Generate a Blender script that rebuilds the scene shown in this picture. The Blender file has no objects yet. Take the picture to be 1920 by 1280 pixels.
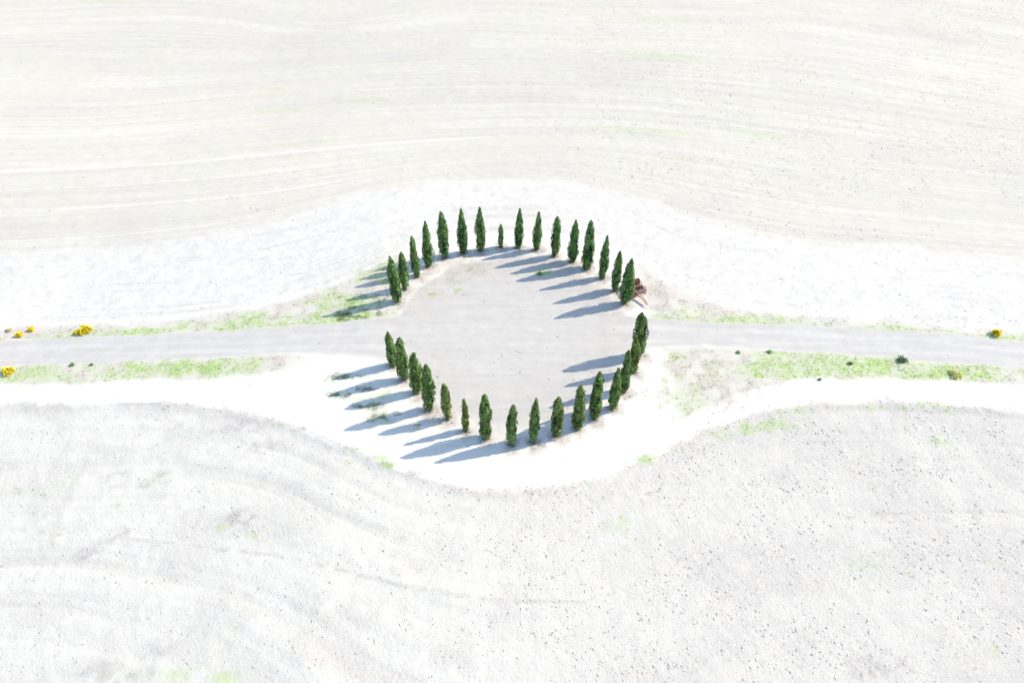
import bpy, bmesh, math, random
import numpy as np
from mathutils import Vector, Matrix

# ------------------------------------------------------------------ camera, sky, sun, exposure
SC = bpy.context.scene
COL = SC.collection
FPX, PITCH, DIST = 1280.0, math.radians(47.5), 80.0          # drone lens (24 mm), looking down over the ring
CAMP = np.array([0.0, -DIST * math.cos(PITCH), DIST * math.sin(PITCH)])
FWD = np.array([0.0, math.cos(PITCH), -math.sin(PITCH)])
UPV = np.array([0.0, math.sin(PITCH), math.cos(PITCH)])
cd = bpy.data.cameras.new('drone_camera'); cam = bpy.data.objects.new('drone_camera', cd); COL.objects.link(cam)
cam.location = CAMP; cam.rotation_euler = (math.pi / 2 - PITCH, 0, 0)
cd.lens = 24.0; cd.sensor_width = 36.0; cd.clip_start = 0.5; cd.clip_end = 9000
SC.camera = cam

SUN_EL = math.radians(38.8)
SHADOW_AZ = math.radians(-163.7)                              # direction in which the shadows fall
sun_dir = np.array([-math.cos(SHADOW_AZ) * math.cos(SUN_EL), -math.sin(SHADOW_AZ) * math.cos(SUN_EL), math.sin(SUN_EL)])
w = bpy.data.worlds.new('World'); SC.world = w; w.use_nodes = True
nt = w.node_tree; nt.nodes.clear()
sky = nt.nodes.new('ShaderNodeTexSky'); sky.sky_type = 'NISHITA'; sky.sun_disc = False
sky.sun_elevation = SUN_EL; sky.sun_rotation = math.atan2(sun_dir[0], sun_dir[1])
sky.altitude = 300; sky.air_density = 1.0; sky.dust_density = 0.6; sky.ozone_density = 1.6
bg = nt.nodes.new('ShaderNodeBackground'); bg.inputs['Strength'].default_value = 0.15
wo = nt.nodes.new('ShaderNodeOutputWorld')
nt.links.new(sky.outputs[0], bg.inputs['Color']); nt.links.new(bg.outputs[0], wo.inputs['Surface'])
sl = bpy.data.lights.new('sun', 'SUN'); sl.energy = 2.3; sl.angle = math.radians(0.5); sl.color = (1.0, 0.925, 0.79)
so = bpy.data.objects.new('sun', sl); COL.objects.link(so)
so.rotation_euler = Vector(-sun_dir).to_track_quat('-Z', 'Y').to_euler(); so.location = (60, 30, 80)
vs = SC.view_settings
vs.view_transform = 'Standard'; vs.look = 'None'; vs.gamma = 1.0; vs.use_curve_mapping = False
vs.exposure = 1.86
SC.render.engine = 'CYCLES'

rng = np.random.default_rng(11)
random.seed(5)

# ------------------------------------------------------------------ numpy noise, terrain
def _hash(ix, iy, seed):
    n = (ix.astype(np.int64) * 374761393 + iy.astype(np.int64) * 668265263 + seed * 1442695041) & 0xFFFFFFFF
    n = ((n ^ (n >> 13)) * 1274126177) & 0xFFFFFFFF
    n = (n ^ (n >> 16)) & 0xFFFFFFFF
    return n.astype(np.float64) / 4294967295.0
def vnoise(x, y, seed=0):
    ix, iy = np.floor(x), np.floor(y); fx, fy = x - ix, y - iy
    fx = fx * fx * fx * (fx * (fx * 6 - 15) + 10); fy = fy * fy * fy * (fy * (fy * 6 - 15) + 10)
    a, b = _hash(ix, iy, seed), _hash(ix + 1, iy, seed); c, d = _hash(ix, iy + 1, seed), _hash(ix + 1, iy + 1, seed)
    return (a * (1 - fx) + b * fx) * (1 - fy) + (c * (1 - fx) + d * fx) * fy
def fbm(x, y, seed=0, o=4):
    s, a, t = 0, 0.5, 0
    for i in range(o):
        s = s + a * vnoise(x * 2 ** i + 17.3 * i, y * 2 ** i - 9.1 * i, seed + i); t += a; a *= 0.5
    return s / t
def sstep(a, b, x):
    t = np.clip((x - a) / (b - a), 0, 1); return t * t * (3 - 2 * t)
def hterr(x, y):                                              # the broad lie of the land
    x = np.asarray(x, float); y = np.asarray(y, float)
    far = sstep(32, 75, y)
    h = far * (1.3 * np.sin(x / 31 + 0.9) * np.sin(y / 27 - 0.4) + 0.9 * np.sin(x / 53 - 1.2 + y / 60))
    big = sstep(160, 900, np.hypot(x, y))
    h = h * (1 - big) + big * (9 * np.sin(x / 340 + 0.5) * np.cos(y / 290) + 5 * np.sin(x / 150 + y / 190)) * 1.2
    return h - 0.035 * np.clip(-x - 17, 0, 40) * sstep(45, 10, y)
def at(px, py):                                               # photograph pixel (1920 x 1280) -> point on the land
    d = FWD * FPX + np.array([1.0, 0, 0]) * (px - 960) + UPV * (640 - py)
    z = 0.0
    for _ in range(12):
        p = CAMP + d * ((z - CAMP[2]) / d[2]); z = float(hterr(p[0], p[1]))
    return p
def curve(pts):                                               # boundary y(x) on the land
    P = np.array([at(*p)[:2] for p in pts]); P = P[np.argsort(P[:, 0])]
    return lambda x: _smooth_interp(x, P)
def _smooth_interp(x, P):
    m = np.gradient(P[:, 1], P[:, 0])
    i = np.clip(np.searchsorted(P[:, 0], x) - 1, 0, len(P) - 2)
    x0, x1, y0, y1, m0, m1 = P[i, 0], P[i + 1, 0], P[i, 1], P[i + 1, 1], m[i], m[i + 1]
    h = x1 - x0; t = np.clip((x - x0) / h, 0, 1)
    return (2*t**3 - 3*t**2 + 1)*y0 + (t**3 - 2*t**2 + t)*h*m0 + (-2*t**3 + 3*t**2)*y1 + (t**3 - t**2)*h*m1

E_up = curve([(-60,484),(0,480),(130,474),(250,464),(420,440),(520,415),(600,390),(700,361),(840,345),(960,338),(1100,352),(1200,376),(1330,420),(1420,440),(1500,455),(1700,470),(1920,488),(1990,492)])
S_up = curve([(-60,618),(0,614),(200,609),(350,597),(480,577),(590,548),(650,527),(700,500),(760,468),(820,447),(900,437),(980,434),(1060,440),(1130,458),(1180,480),(1230,520),(1290,553),(1380,577),(1500,592),(1700,608),(1920,626),(1990,630)])
R_up = curve([(-60,642),(0,639),(150,631),(300,625),(450,618),(600,607),(690,598),(780,590),(1130,590),(1215,594),(1300,601),(1450,606),(1600,613),(1750,623),(1920,641),(1990,646)])
R_lo = curve([(-60,690),(0,686),(150,682),(300,675),(430,669),(560,668),(680,674),(760,684),(1130,672),(1215,660),(1380,657),(1500,661),(1700,675),(1920,692),(1990,698)])
S_lo = curve([(-60,722),(0,719),(150,716),(300,709),(430,704),(520,692),(600,684),(760,690),(1180,700),(1225,740),(1255,788),(1290,780),(1340,757),(1420,727),(1500,711),(1600,708),(1750,712),(1920,722),(1990,728)])
E_lo = curve([(-60,766),(0,761),(200,755),(330,757),(430,772),(530,793),(640,836),(740,879),(850,912),(950,926),(1040,918),(1100,902),(1200,866),(1300,818),(1380,788),(1470,767),(1600,757),(1750,757),(1860,766),(1920,771),(1990,776)])
ROWS = [curve(c) for c in (
 [(-60,484),(0,480),(250,464),(420,440),(600,390),(700,361),(840,345),(960,338),(1100,352),(1200,376),(1330,420),(1500,455),(1700,470),(1920,488),(1990,492)],
 [(-60,400),(0,397),(235,385),(400,372),(520,358),(650,338),(800,312),(960,300),(1130,306),(1300,330),(1500,365),(1700,388),(1920,408),(1990,412)],
 [(-60,325),(0,322),(200,315),(350,304),(500,290),(650,275),(800,264),(960,257),(1150,258),(1300,272),(1500,300),(1700,322),(1920,345),(1990,350)],
 [(-60,212),(0,210),(200,208),(350,196),(500,180),(650,171),(800,166),(960,165),(1150,170),(1300,180),(1500,205),(1700,235),(1920,265),(1990,272)],
 [(-60,122),(0,120),(200,123),(350,124),(480,120),(620,108),(800,97),(960,95),(1100,98),(1300,104),(1500,118),(1700,150),(1920,190),(1990,205)],
 [(-60,45),(0,44),(200,38),(330,38),(430,46),(520,60),(620,66),(720,54),(850,42),(960,44),(1100,50),(1300,53),(1500,62),(1700,90),(1920,122),(1990,135)],
 [(-60,-60),(0,-60),(350,-75),(600,-45),(900,-75),(1500,-60),(1920,-20),(1990,-10)])]
RING_C = np.array([0.0, 1.75])

# cypresses: photograph pixels of top and foot, width in pixels, outline (0 pointed .. 1 blunt), olive tint, fullness
TREES = [
 (731,481,746,565,22,.55,.10,1.0), (751.5,471,760,541,18,.45,.10,1.0), (771,442,781.5,517,18,.25,.08,1.0), (796.5,414,804,499,20,.3,.05,1.0),
 (826.5,394,834,482,20,.35,.05,1.0), (864,390,869,474,18,.25,.0,.9), (899,388,901.5,469,18,.5,.08,1.0), (939,418,939.5,463,10,.45,.05,1.0),
 (975,391.5,972,464,15,.3,.0,1.0), (1011,396,1006,468,16,.2,.05,1.0), (1045,403,1040,480,18,.55,.0,1.0), (1080,411,1073,490,20,.3,.0,1.0),
 (1109,413,1100,503,22,.4,.0,1.0), (1139,441,1129,521,17,.3,.0,.95), (1163,468,1152.5,545,19,.3,.0,1.0), (1185,483,1171,568,23,.35,.0,1.0),
 (726.5,622,737.5,685,19,.5,.05,1.0), (748,632,758,710,23,.6,.05,1.0), (775,660,782,735,22,.7,.12,1.0), (799,681,806,767,25,.65,.02,1.0),
 (831.5,718,839,785,21,.75,.55,.62), (870,746.5,874,806,14,.3,.4,.9), (908,739,911,820,25,.75,.05,1.0), (962,757,959,831,20,.5,.05,.85),
 (1006,747,1000,827,20,.35,.18,1.0), (1047.5,741,1043,816,22,.5,.3,.9), (1089.5,720,1083,802,22,.6,.3,.95), (1125.6,694,1113.5,783,25,.6,.15,1.0),
 (1160.6,690,1148.5,764,21,.35,.1,1.0), (1180,655.5,1168,733,22,.4,.12,1.0), (1189,627,1187,697,19,.6,.4,.95), (1199,585.5,1196,666,25,.8,.12,1.0)]
def solve_tree(tx, ty, bx, by, wpx):
    b = at(bx, by); hs = np.linspace(1, 14, 2601)
    q = np.stack([np.full_like(hs, b[0]), np.full_like(hs, b[1]), hs], 1) - CAMP
    py = 640 - FPX * (q @ UPV) / (q @ FWD); k = int(np.argmin(abs(py - ty)))
    dep = (q @ FWD)[k // 2]
    dx = (tx - 960) * (q @ FWD)[k] / FPX - b[0]
    return b, hs[k], float(np.clip(dx, -.5, .5)), wpx * dep / FPX
TSOL = [solve_tree(*t[:5]) for t in TREES]
FEET = np.array([s[0][:2] for s in TSOL])

# ------------------------------------------------------------------ materials
def new_mat(name):
    m = bpy.data.materials.new(name); m.use_nodes = True
    n = m.node_tree; n.nodes.clear()
    return m, n, n.nodes, n.links
def simple_mat(name, c1, c2, scale=6.0, rough=0.8, metal=0.0, spec=0.3, bump=0.0):
    m, n, N, L = new_mat(name)
    out = N.new('ShaderNodeOutputMaterial'); b = N.new('ShaderNodeBsdfPrincipled')
    tc = N.new('ShaderNodeTexCoord'); no = N.new('ShaderNodeTexNoise'); no.inputs['Scale'].default_value = scale; no.inputs['Detail'].default_value = 5
    r = N.new('ShaderNodeValToRGB'); r.color_ramp.elements[0].position = .35; r.color_ramp.elements[1].position = .65
    r.color_ramp.elements[0].color = (*c1, 1); r.color_ramp.elements[1].color = (*c2, 1)
    L.new(tc.outputs['Object'], no.inputs['Vector']); L.new(no.outputs['Fac'], r.inputs[0]); L.new(r.outputs[0], b.inputs['Base Color'])
    b.inputs['Roughness'].default_value = rough; b.inputs['Metallic'].default_value = metal; b.inputs['Specular IOR Level'].default_value = spec
    if bump:
        bp = N.new('ShaderNodeBump'); bp.inputs['Strength'].default_value = bump; bp.inputs['Distance'].default_value = .02
        L.new(no.outputs['Fac'], bp.inputs['Height']); L.new(bp.outputs[0], b.inputs['Normal'])
    L.new(b.outputs[0], out.inputs['Surface'])
    return m

def ground_material():
    m, n, N, L = new_mat('pale_clay_ground')
    out = N.new('ShaderNodeOutputMaterial'); b = N.new('ShaderNodeBsdfPrincipled')
    b.inputs['Roughness'].default_value = .95; b.inputs['Specular IOR Level'].default_value = .05
    geo = N.new('ShaderNodeNewGeometry')
    def attr(name):
        a = N.new('ShaderNodeAttribute'); a.attribute_name = name
        s = N.new('ShaderNodeSeparateColor'); L.new(a.outputs['Color'], s.inputs[0])
        return s.outputs[0], s.outputs[1], s.outputs[2], a.outputs['Alpha']
    road, strip, lower, green = attr('zone_a')
    dry, track, dark, rough = attr('zone_b')
    def noise(scale, detail=4, rgh=.6, vec=None, dim='3D'):
        t = N.new('ShaderNodeTexNoise'); t.inputs['Scale'].default_value = scale; t.inputs['Detail'].default_value = detail; t.inputs['Roughness'].default_value = rgh
        L.new(vec or geo.outputs['Position'], t.inputs['Vector']); return t.outputs['Fac']
    def ramp(fac, stops):
        r = N.new('ShaderNodeValToRGB'); e = r.color_ramp.elements
        e[0].position, e[0].color = stops[0][0], (*stops[0][1], 1); e[1].position, e[1].color = stops[1][0], (*stops[1][1], 1)
        for p, c in stops[2:]: k = e.new(p); k.color = (*c, 1)
        L.new(fac, r.inputs[0]); return r.outputs[0]
    def mix(f, a, c):
        x = N.new('ShaderNodeMix'); x.data_type = 'RGBA'; x.clamp_factor = True
        L.new(f, x.inputs['Factor']) if not isinstance(f, float) else setattr(x.inputs['Factor'], 'default_value', f)
        L.new(a, x.inputs['A']); L.new(c, x.inputs['B']); return x.outputs['Result']
    def math_(op, a, c, clamp=False):
        x = N.new('ShaderNodeMath'); x.operation = op; x.use_clamp = clamp
        for k, v in ((0, a), (1, c)):
            L.new(v, x.inputs[k]) if not isinstance(v, float) else setattr(x.inputs[k], 'default_value', v)
        return x.outputs[0]
    n_big, n_mid, n_fine, n_grain = noise(.09, 5), noise(.7, 5), noise(3.2, 5, .7), noise(6.5, 3, .75)
    g = lambda a, c=None, d=None: (a, c or a, d or a)
    upper = ramp(n_mid, [(.3, (.354,.316,.252)), (.7, (.388,.350,.286))])
    tint = ramp(n_big, [(.35, (.362,.313,.252)), (.65, (.352,.327,.256))])
    upper = mix(.5, upper, tint)
    lowerc = ramp(n_mid, [(.3, (.384,.350,.292)), (.7, (.412,.377,.316))])
    stripc = ramp(n_mid, [(.3, (.415,.384,.324)), (.7, (.475,.440,.374))])
    mp = N.new('ShaderNodeMapping'); mp.inputs['Scale'].default_value = (.06, .9, 1); L.new(geo.outputs['Position'], mp.inputs['Vector'])
    n_streak = noise(1.6, 4, .6, mp.outputs[0])
    roadc = ramp(math_('ADD', math_('MULTIPLY', n_mid, .5), math_('MULTIPLY', n_streak, .5)), [(.32, (.306,.277,.236)), (.5, (.330,.301,.260)), (.68, (.362,.331,.288))])
    c = mix(lower, upper, lowerc)
    c = mix(strip, c, stripc)
    c = mix(math_('MULTIPLY', track, .9), c, stripc)
    c = mix(dark, c, ramp(n_fine, [(.35, (.255,.222,.192)), (.65, (.345,.308,.265))]))
    c = mix(road, c, roadc)
    c = mix(math_('MULTIPLY', math_('MULTIPLY', track, road), .2), c, stripc)
    dryc = ramp(n_fine, [(.3, (.26,.205,.165)), (.7, (.36,.315,.27))])
    c = mix(math_('MULTIPLY', dry, math_('ADD', math_('MULTIPLY', n_fine, 1.4), .1), True), c, dryc)
    grc = ramp(n_fine, [(.25, (.165,.255,.06)), (.5, (.245,.325,.10)), (.75, (.335,.345,.18))])
    gm = math_('MULTIPLY', green, math_('ADD', math_('MULTIPLY', math_('ADD', math_('MULTIPLY', n_fine, .5), math_('MULTIPLY', n_grain, .5)), 4.0), -1.1), True)
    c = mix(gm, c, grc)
    # fine grain of crumbs and pebbles
    hs = N.new('ShaderNodeHueSaturation'); L.new(c, hs.inputs['Color'])
    val = math_('ADD', math_('MULTIPLY', n_grain, .30), .85); L.new(val, hs.inputs['Value'])
    L.new(hs.outputs[0], b.inputs['Base Color'])
    bp = N.new('ShaderNodeBump'); bp.inputs['Distance'].default_value = .16
    hgt = math_('ADD', math_('MULTIPLY', n_fine, 1.0), math_('MULTIPLY', n_grain, .6))
    L.new(hgt, bp.inputs['Height']); L.new(math_('MULTIPLY', rough, .5), bp.inputs['Strength']); L.new(bp.outputs[0], b.inputs['Normal'])
    L.new(b.outputs[0], out.inputs['Surface'])
    return m

def leaf_material(name, spec=.15, transl=.12):
    m, n, N, L = new_mat(name)
    out = N.new('ShaderNodeOutputMaterial'); b = N.new('ShaderNodeBsdfPrincipled'); t = N.new('ShaderNodeBsdfTranslucent'); mx = N.new('ShaderNodeMixShader')
    a = N.new('ShaderNodeAttribute'); a.attribute_name = 'tone'
    geo = N.new('ShaderNodeNewGeometry'); no = N.new('ShaderNodeTexNoise'); no.inputs['Scale'].default_value = 5; L.new(geo.outputs['Position'], no.inputs['Vector'])
    mr = N.new('ShaderNodeMapRange'); mr.inputs['To Min'].default_value = .75; mr.inputs['To Max'].default_value = 1.25; L.new(no.outputs['Fac'], mr.inputs['Value'])
    hs = N.new('ShaderNodeHueSaturation'); L.new(a.outputs['Color'], hs.inputs['Color']); L.new(mr.outputs[0], hs.inputs['Value'])
    L.new(hs.outputs[0], b.inputs['Base Color']); L.new(hs.outputs[0], t.inputs['Color'])
    b.inputs['Roughness'].default_value = .75; b.inputs['Specular IOR Level'].default_value = spec
    mx.inputs[0].default_value = transl
    L.new(b.outputs[0], mx.inputs[1]); L.new(t.outputs[0], mx.inputs[2]); L.new(mx.outputs[0], out.inputs['Surface'])
    return m

M_GROUND = ground_material()
M_LEAF = leaf_material('cypress_foliage', .08, .10)
M_GRASS = leaf_material('grass_blades', .1, .3)
M_CLOD = leaf_material('clay_clods', .03, 0.0)
M_FLOWER = leaf_material('broom_flowers', .1, .2)
M_BARK = simple_mat('cypress_bark', (.10,.075,.055), (.19,.15,.115), 14, .9, bump=.6)
M_RUST = simple_mat('rusted_iron', (.13,.045,.028), (.27,.115,.075), 9, .75, .15, .4, bump=.4)
M_RUST_PALE = simple_mat('sun_bleached_rust', (.24,.115,.085), (.40,.245,.20), 7, .7, .2, .4, bump=.3)
M_STEEL = simple_mat('worn_dull_steel', (.14,.13,.14), (.30,.27,.26), 8, .55, .5, .5)

# ------------------------------------------------------------------ mesh helpers
def mesh_from(name, V, F, mat, colors=None, smooth=False):
    me = bpy.data.meshes.new(name)
    V = np.asarray(V, np.float32); F = np.asarray(F, np.int32)
    me.vertices.add(len(V)); me.vertices.foreach_set('co', V.ravel())
    k = F.shape[1]
    me.loops.add(F.size); me.loops.foreach_set('vertex_index', F.ravel())
    me.polygons.add(len(F)); me.polygons.foreach_set('loop_start', np.arange(0, F.size, k, dtype=np.int32))
    me.polygons.foreach_set('loop_total', np.full(len(F), k, np.int32))
    if smooth: me.polygons.foreach_set('use_smooth', np.ones(len(F), bool))
    if colors is not None:
        for nm, C in colors.items():
            at_ = me.color_attributes.new(nm, 'FLOAT_COLOR', 'POINT'); at_.data.foreach_set('color', np.asarray(C, np.float32).ravel())
    me.update(calc_edges=True); me.validate()
    me.materials.append(mat)
    return me
def link(name, me, parent=None):
    o = bpy.data.objects.new(name, me); COL.objects.link(o)
    if parent: o.parent = parent
    return o
def tag(o, label=None, cat=None, group=None, kind=None):
    if label: o['label'] = label
    if cat: o['category'] = cat
    if group: o['group'] = group
    if kind: o['kind'] = kind
    return o
def rgba(C): return np.c_[C, np.ones(len(C))]

# ------------------------------------------------------------------ zones of the land (all in metres on the ground)
def stamp(arr, x, y, n2, lst, seed, th):                      # soft ragged patches (place, radii in metres, strength)
    for (px, py, rx, ry, a) in lst:
        c = at(px, py); k = np.nonzero((np.abs(x - c[0]) < rx * 2) & (np.abs(y - c[1]) < ry * 2))[0]
        if not len(k): continue
        xs, ys = x[k], y[k]
        d = np.hypot((xs - c[0]) / rx, (ys - c[1]) / ry)
        v = np.clip(1.15 - d + (vnoise(xs * .5, ys * .5, seed) - .5) * 1.2 + (vnoise(xs * 1.7, ys * 1.7, seed + 1) - .5) * .7, 0, 1)
        arr[k] = np.maximum(arr[k], a * v * sstep(th, th + .2, n2[k]) * (2.0 if seed == 12 else 1))
def line_mask(x, y, pts, wid):
    P = np.array([at(*p)[:2] for p in pts]); best = np.full(x.shape, 1e9)
    for a, c in zip(P[:-1], P[1:]):
        ab = c - a; t = np.clip(((x - a[0]) * ab[0] + (y - a[1]) * ab[1]) / (ab @ ab), 0, 1)
        best = np.minimum(best, np.hypot(x - a[0] - t * ab[0], y - a[1] - t * ab[1]))
    return np.clip(1.3 - best / wid, 0, 1)

def zones(x, y):
    wob = (fbm(x * .35, y * .35, 7) - .5) * 1.6 + (fbm(x * 1.7, y * 1.7, 9, 3) - .5) * .7
    yw = y + wob * .55
    eu, su, ru, rl, s2, el = E_up(x), S_up(x), R_up(x), R_lo(x), S_lo(x), E_lo(x)
    Z = {}
    upper = sstep(-1.5, 1.9, y + wob * 1.6 - eu)
    lower = sstep(.25, -.35, yw - el)
    Z['bank'] = sstep(.3, -1.1, yw - el)
    rr = np.hypot(x - RING_C[0], y - RING_C[1])
    clearing = sstep(14.1 + .5 * (y < 0), 13.0 - 1.0 * sstep(2, -6, y), rr + wob * .8 - 0.5 * np.exp(-((x / 9) ** 2)) * (y < 0))
    we = .35 + 1.0 * sstep(36, 18, np.abs(x))
    roadm = sstep(-.15, we, yw * .45 + y * .55 - rl) * sstep(.15, -.35, yw * .45 + y * .55 - ru)
    road = np.maximum(clearing, roadm)
    Z['road'], Z['clearing'], Z['roadm'] = road, clearing, roadm
    Z['upper'], Z['lower'] = upper, lower
    Z['strip'] = np.clip(1 - upper - lower, 0, 1)
    # verges
    gate_ul = sstep(-12.0, -17.5, x + wob); gate_ur = sstep(14.5, 18, x)
    v_up = sstep(.8, -.8, yw - su) * sstep(-.05, .25, yw - ru) * np.maximum(gate_ul, gate_ur)
    gate_ll = sstep(-21, -27, x + wob); gate_lr = sstep(16.5, 19, x + wob)
    v_lo = sstep(-.5, .5, yw - s2) * sstep(.1, -.2, yw - rl) * np.maximum(gate_ll, gate_lr)
    Z['verge'] = np.maximum(v_up, v_lo)
    n1 = fbm(x * .22, y * .45, 21, 4); n2 = fbm(x * .9, y * .9, 31, 3)
    vw = np.maximum(sstep(1.1, -.9, yw - su + (n2 - .5) * 2.2) * sstep(-.6, -.2, y - ru) * np.maximum(gate_ul, gate_ur), sstep(-.6, .3, yw - s2) * sstep(.6, .2, y - rl) * np.maximum(gate_ll, gate_lr))
    Z['strip'] = Z['strip'] * (1 - .85 * vw)
    grain = .45 + .75 * sstep(.35, .62, fbm(x * 2.3, y * 2.3, 33, 2))
    gul = sstep(.40, .66, n1 + .14 * sstep(-46, -38, x) + .30 * sstep(1.7, .3, y - ru) - .20)
    gur = sstep(.46, .66, n1 + .20 * sstep(.9, .0, y - ru)) * sstep(.9, .5, (y - ru) / 1.8)
    gll = sstep(.36, .60, n1 + .10) * .68
    glr = sstep(.40, .66, n1 + .05 + .16 * sstep(25, 30, x) * sstep(2.4, .3, rl - y)) * np.where(x < 27, .42, .95)
    green = np.maximum(v_up * np.where(x < 0, gul * .95, gur * .8), v_lo * np.where(x < 0, gll, glr)) * np.clip(grain, 0, 1)
    # lush patches
    stamp(green, x, y, n2, ((345,690,5.6,1.25,1.1),(260,692,2.2,1.0,1.0),(290,690,3,1.0,1),(640,590,5,1.1,1),(560,601,5,.8,.9),(430,606,5,.8,.7),(240,622,5,.6,.6),(1560,675,7,1.5,1),(1640,680,5,1.4,1),(1470,667,5,.8,1),(1290,584,3.4,1.0,.5),(1760,692,4,1.0,.7),(1880,700,5,1.2,.7),(1650,618,4,.6,.9),(1700,622,2.2,.5,1),(1800,700,2.0,1.0,.8)), 3, .25)
    # weeds in the clearing, among the near-left shadows, round the track
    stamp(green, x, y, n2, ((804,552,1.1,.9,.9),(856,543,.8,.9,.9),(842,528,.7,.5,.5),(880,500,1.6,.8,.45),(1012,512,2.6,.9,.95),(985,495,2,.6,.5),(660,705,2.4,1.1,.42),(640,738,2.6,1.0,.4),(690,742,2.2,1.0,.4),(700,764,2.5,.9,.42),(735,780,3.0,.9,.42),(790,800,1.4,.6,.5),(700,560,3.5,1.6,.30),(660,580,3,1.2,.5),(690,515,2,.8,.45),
                               (1270,672,1.6,.9,.7),(1300,700,5,2.6,.22),(1275,745,3,2.6,.3),(1350,690,5,2,.2),(1400,800,3.5,1.0,.95),(1430,795,3,.9,.8),(1350,812,2.5,.7,.8),(1300,838,2,.6,.7),(1210,862,1.2,.5,.7),(1100,906,1.3,.4,.6),(1480,770,2.5,.6,.6),(1640,762,4,.6,.7),(1720,762,4,.6,.9),(1790,768,3,.5,.6),(1770,826,1.4,.9,.5),
                               (735,872,1.8,.5,.9),(700,858,2,.4,.6),(665,843,1.3,.5,.6),(530,796,1,.4,.6),(655,865,.5,.4,.6),(1155,985,1.6,1.1,.5),(1170,972,.9,.5,.8),(1525,1090,.6,.4,.8),(1615,1055,2,.8,.4),(1720,1070,1.6,.6,.6),(1865,1050,1.2,.5,.7),(1880,1040,.8,.4,.6),(1690,1130,.5,.4,.6),(1870,1215,.5,.5,.8),(40,920,3,.7,.55),(110,905,2.6,.8,.5),(130,895,1.5,.4,.6),(215,945,.6,.4,.5),(300,895,1.6,.5,.35),
                               (435,1188,.7,.6,.8),(340,1265,4,.9,.7),(420,1270,1.4,.7,.9),(80,1010,.9,.4,.6),(420,985,.7,.4,.6),(480,1000,.6,.4,.5),(1650,630,.8,.4,0)), 5, .34)
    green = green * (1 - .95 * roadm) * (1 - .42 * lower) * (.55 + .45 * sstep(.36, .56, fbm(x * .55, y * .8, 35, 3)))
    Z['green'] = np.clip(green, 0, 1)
    # dry tufts: at the tree feet and on the thin verges
    d2 = np.full(x.shape, 1e9)
    near = rr < 20
    if near.any():
        xs, ys = x[near], y[near]
        d2[near] = np.min(np.hypot(xs[:, None] - FEET[None, :, 0] - .15, (ys[:, None] - FEET[None, :, 1] + .25)), 1)
    dry = sstep(1.6, .3, d2 + (n2 - .5) * 1.4) * .85
    ringband = sstep(12.6, 13.4, rr) * sstep(15.8, 14.4, rr + wob) * np.where(y > -2, .34, .12)
    dry = np.maximum(dry, ringband * sstep(.35, .65, n2))
    dry = np.maximum(dry, Z['verge'] * (1 - np.clip(green, 0, 1)) * sstep(.3, .7, n2) * .75)
    dry = np.maximum(dry, .5 * sstep(.9, 0, np.abs(yw - el - .1)) * sstep(.4, .6, n1 + .08))
    stamp(dry, x, y, n2, ((690,545,6,4,.75),(835,520,5,3.0,.55),(890,505,5,2,.5),(1310,710,6,4,.7),(1500,600,8,1.2,.5),(1620,604,10,1.2,.5),(120,618,6,1.2,.5)), 8, .33)
    Z['dry'] = np.clip(dry, 0, 1) * (1 - .85 * roadm * (1 - clearing))
    # row coordinate of the far field
    s = np.zeros_like(x); ys = np.array([r(x) for r in ROWS])
    for k in range(len(ROWS) - 1):
        t = (y - ys[k]) / (ys[k + 1] - ys[k]); s = np.where(t >= 0, k + np.clip(t, 0, 1), s)
    s = np.where(y > ys[-1], 6 + (y - ys[-1]) / 40, s)
    Z['s'] = s
    jag = (fbm(x * .12, y * .3, 41, 3) - .5) * .05
    rows = vnoise(s * 8 + jag * 5, x * .014, 43) * .26 + vnoise(s * 23 + jag * 9, x * .03, 44) * .40 + vnoise(s * 43 + jag * 14, x * .05, 45) * .34
    Z['rows'] = rows
    tr = np.zeros_like(x)
    for sv, wv, x0, x1, a in ((.33,.035,-80,-22,.9),(1.0,.045,-90,-8,1.0),(1.52,.03,-95,-20,.7),(2.0,.04,-100,-4,1.0),(2.35,.02,-60,30,.7),(2.62,.022,-90,-5,.7),(3.02,.02,-120,-10,.7),(3.4,.02,-120,20,.5),(3.7,.015,-100,0,.5),(4.35,.02,-80,40,.5),(5.4,.02,10,70,.8),(4.02,.018,0,60,.8),(.55,.02,10,90,.5),(1.3,.02,20,100,.45),(.2,.02,14,80,.5),(1.75,.015,-60,60,.4),(2.8,.014,-20,80,.5)):
        fade = sstep(x0 - 8, x0 + 6, x) * sstep(x1 + 10, x1 - 6, x) * sstep(.18, .5, fbm(x * .07 + sv * 7, y * .2, 51, 3))
        tr = np.maximum(tr, a * fade * sstep(wv * .8, wv * .1, np.abs(s - sv + jag * .35)))
    tr = tr * upper
    tr = np.maximum(tr * .62, upper * sstep(.5, .72, rows) * .24 * sstep(.25, .55, fbm(x * .06, y * .1, 46, 3)))
    mid = (y - rl) / np.maximum(ru - rl, .5) + (fbm(x * .06, y * 0, 52, 2) - .5) * .12
    rut = np.maximum(sstep(.13, .03, np.abs(mid - .33)), sstep(.13, .03, np.abs(mid - .70))) * sstep(.25, .55, fbm(x * .09, y * .8, 53, 3)) * sstep(-.2, .1, mid) * sstep(1.2, .9, mid)
    tr = np.maximum(tr, road * rut * .8 * (1 - .6 * clearing))
    Z['track'] = np.clip(tr, 0, 1)
    # darker, reddish stubble streaks / brownish patches
    dark = upper * (sstep(.5, .75, 1 - rows) * .22 + .16 * sstep(.5, .7, fbm(x * .05, y * .09, 61, 3)))
    gfar = upper * sstep(.62, .75, fbm(s * 6, x * .045, 63, 3)) * sstep(.5, .65, fbm(x * .03, y * .05, 64, 2)) * .22 * sstep(1.3, 2.2, s + .01 * np.clip(x, 0, 60))
    Z['green'] = np.clip(np.maximum(Z['green'], gfar), 0, 1)
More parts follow.
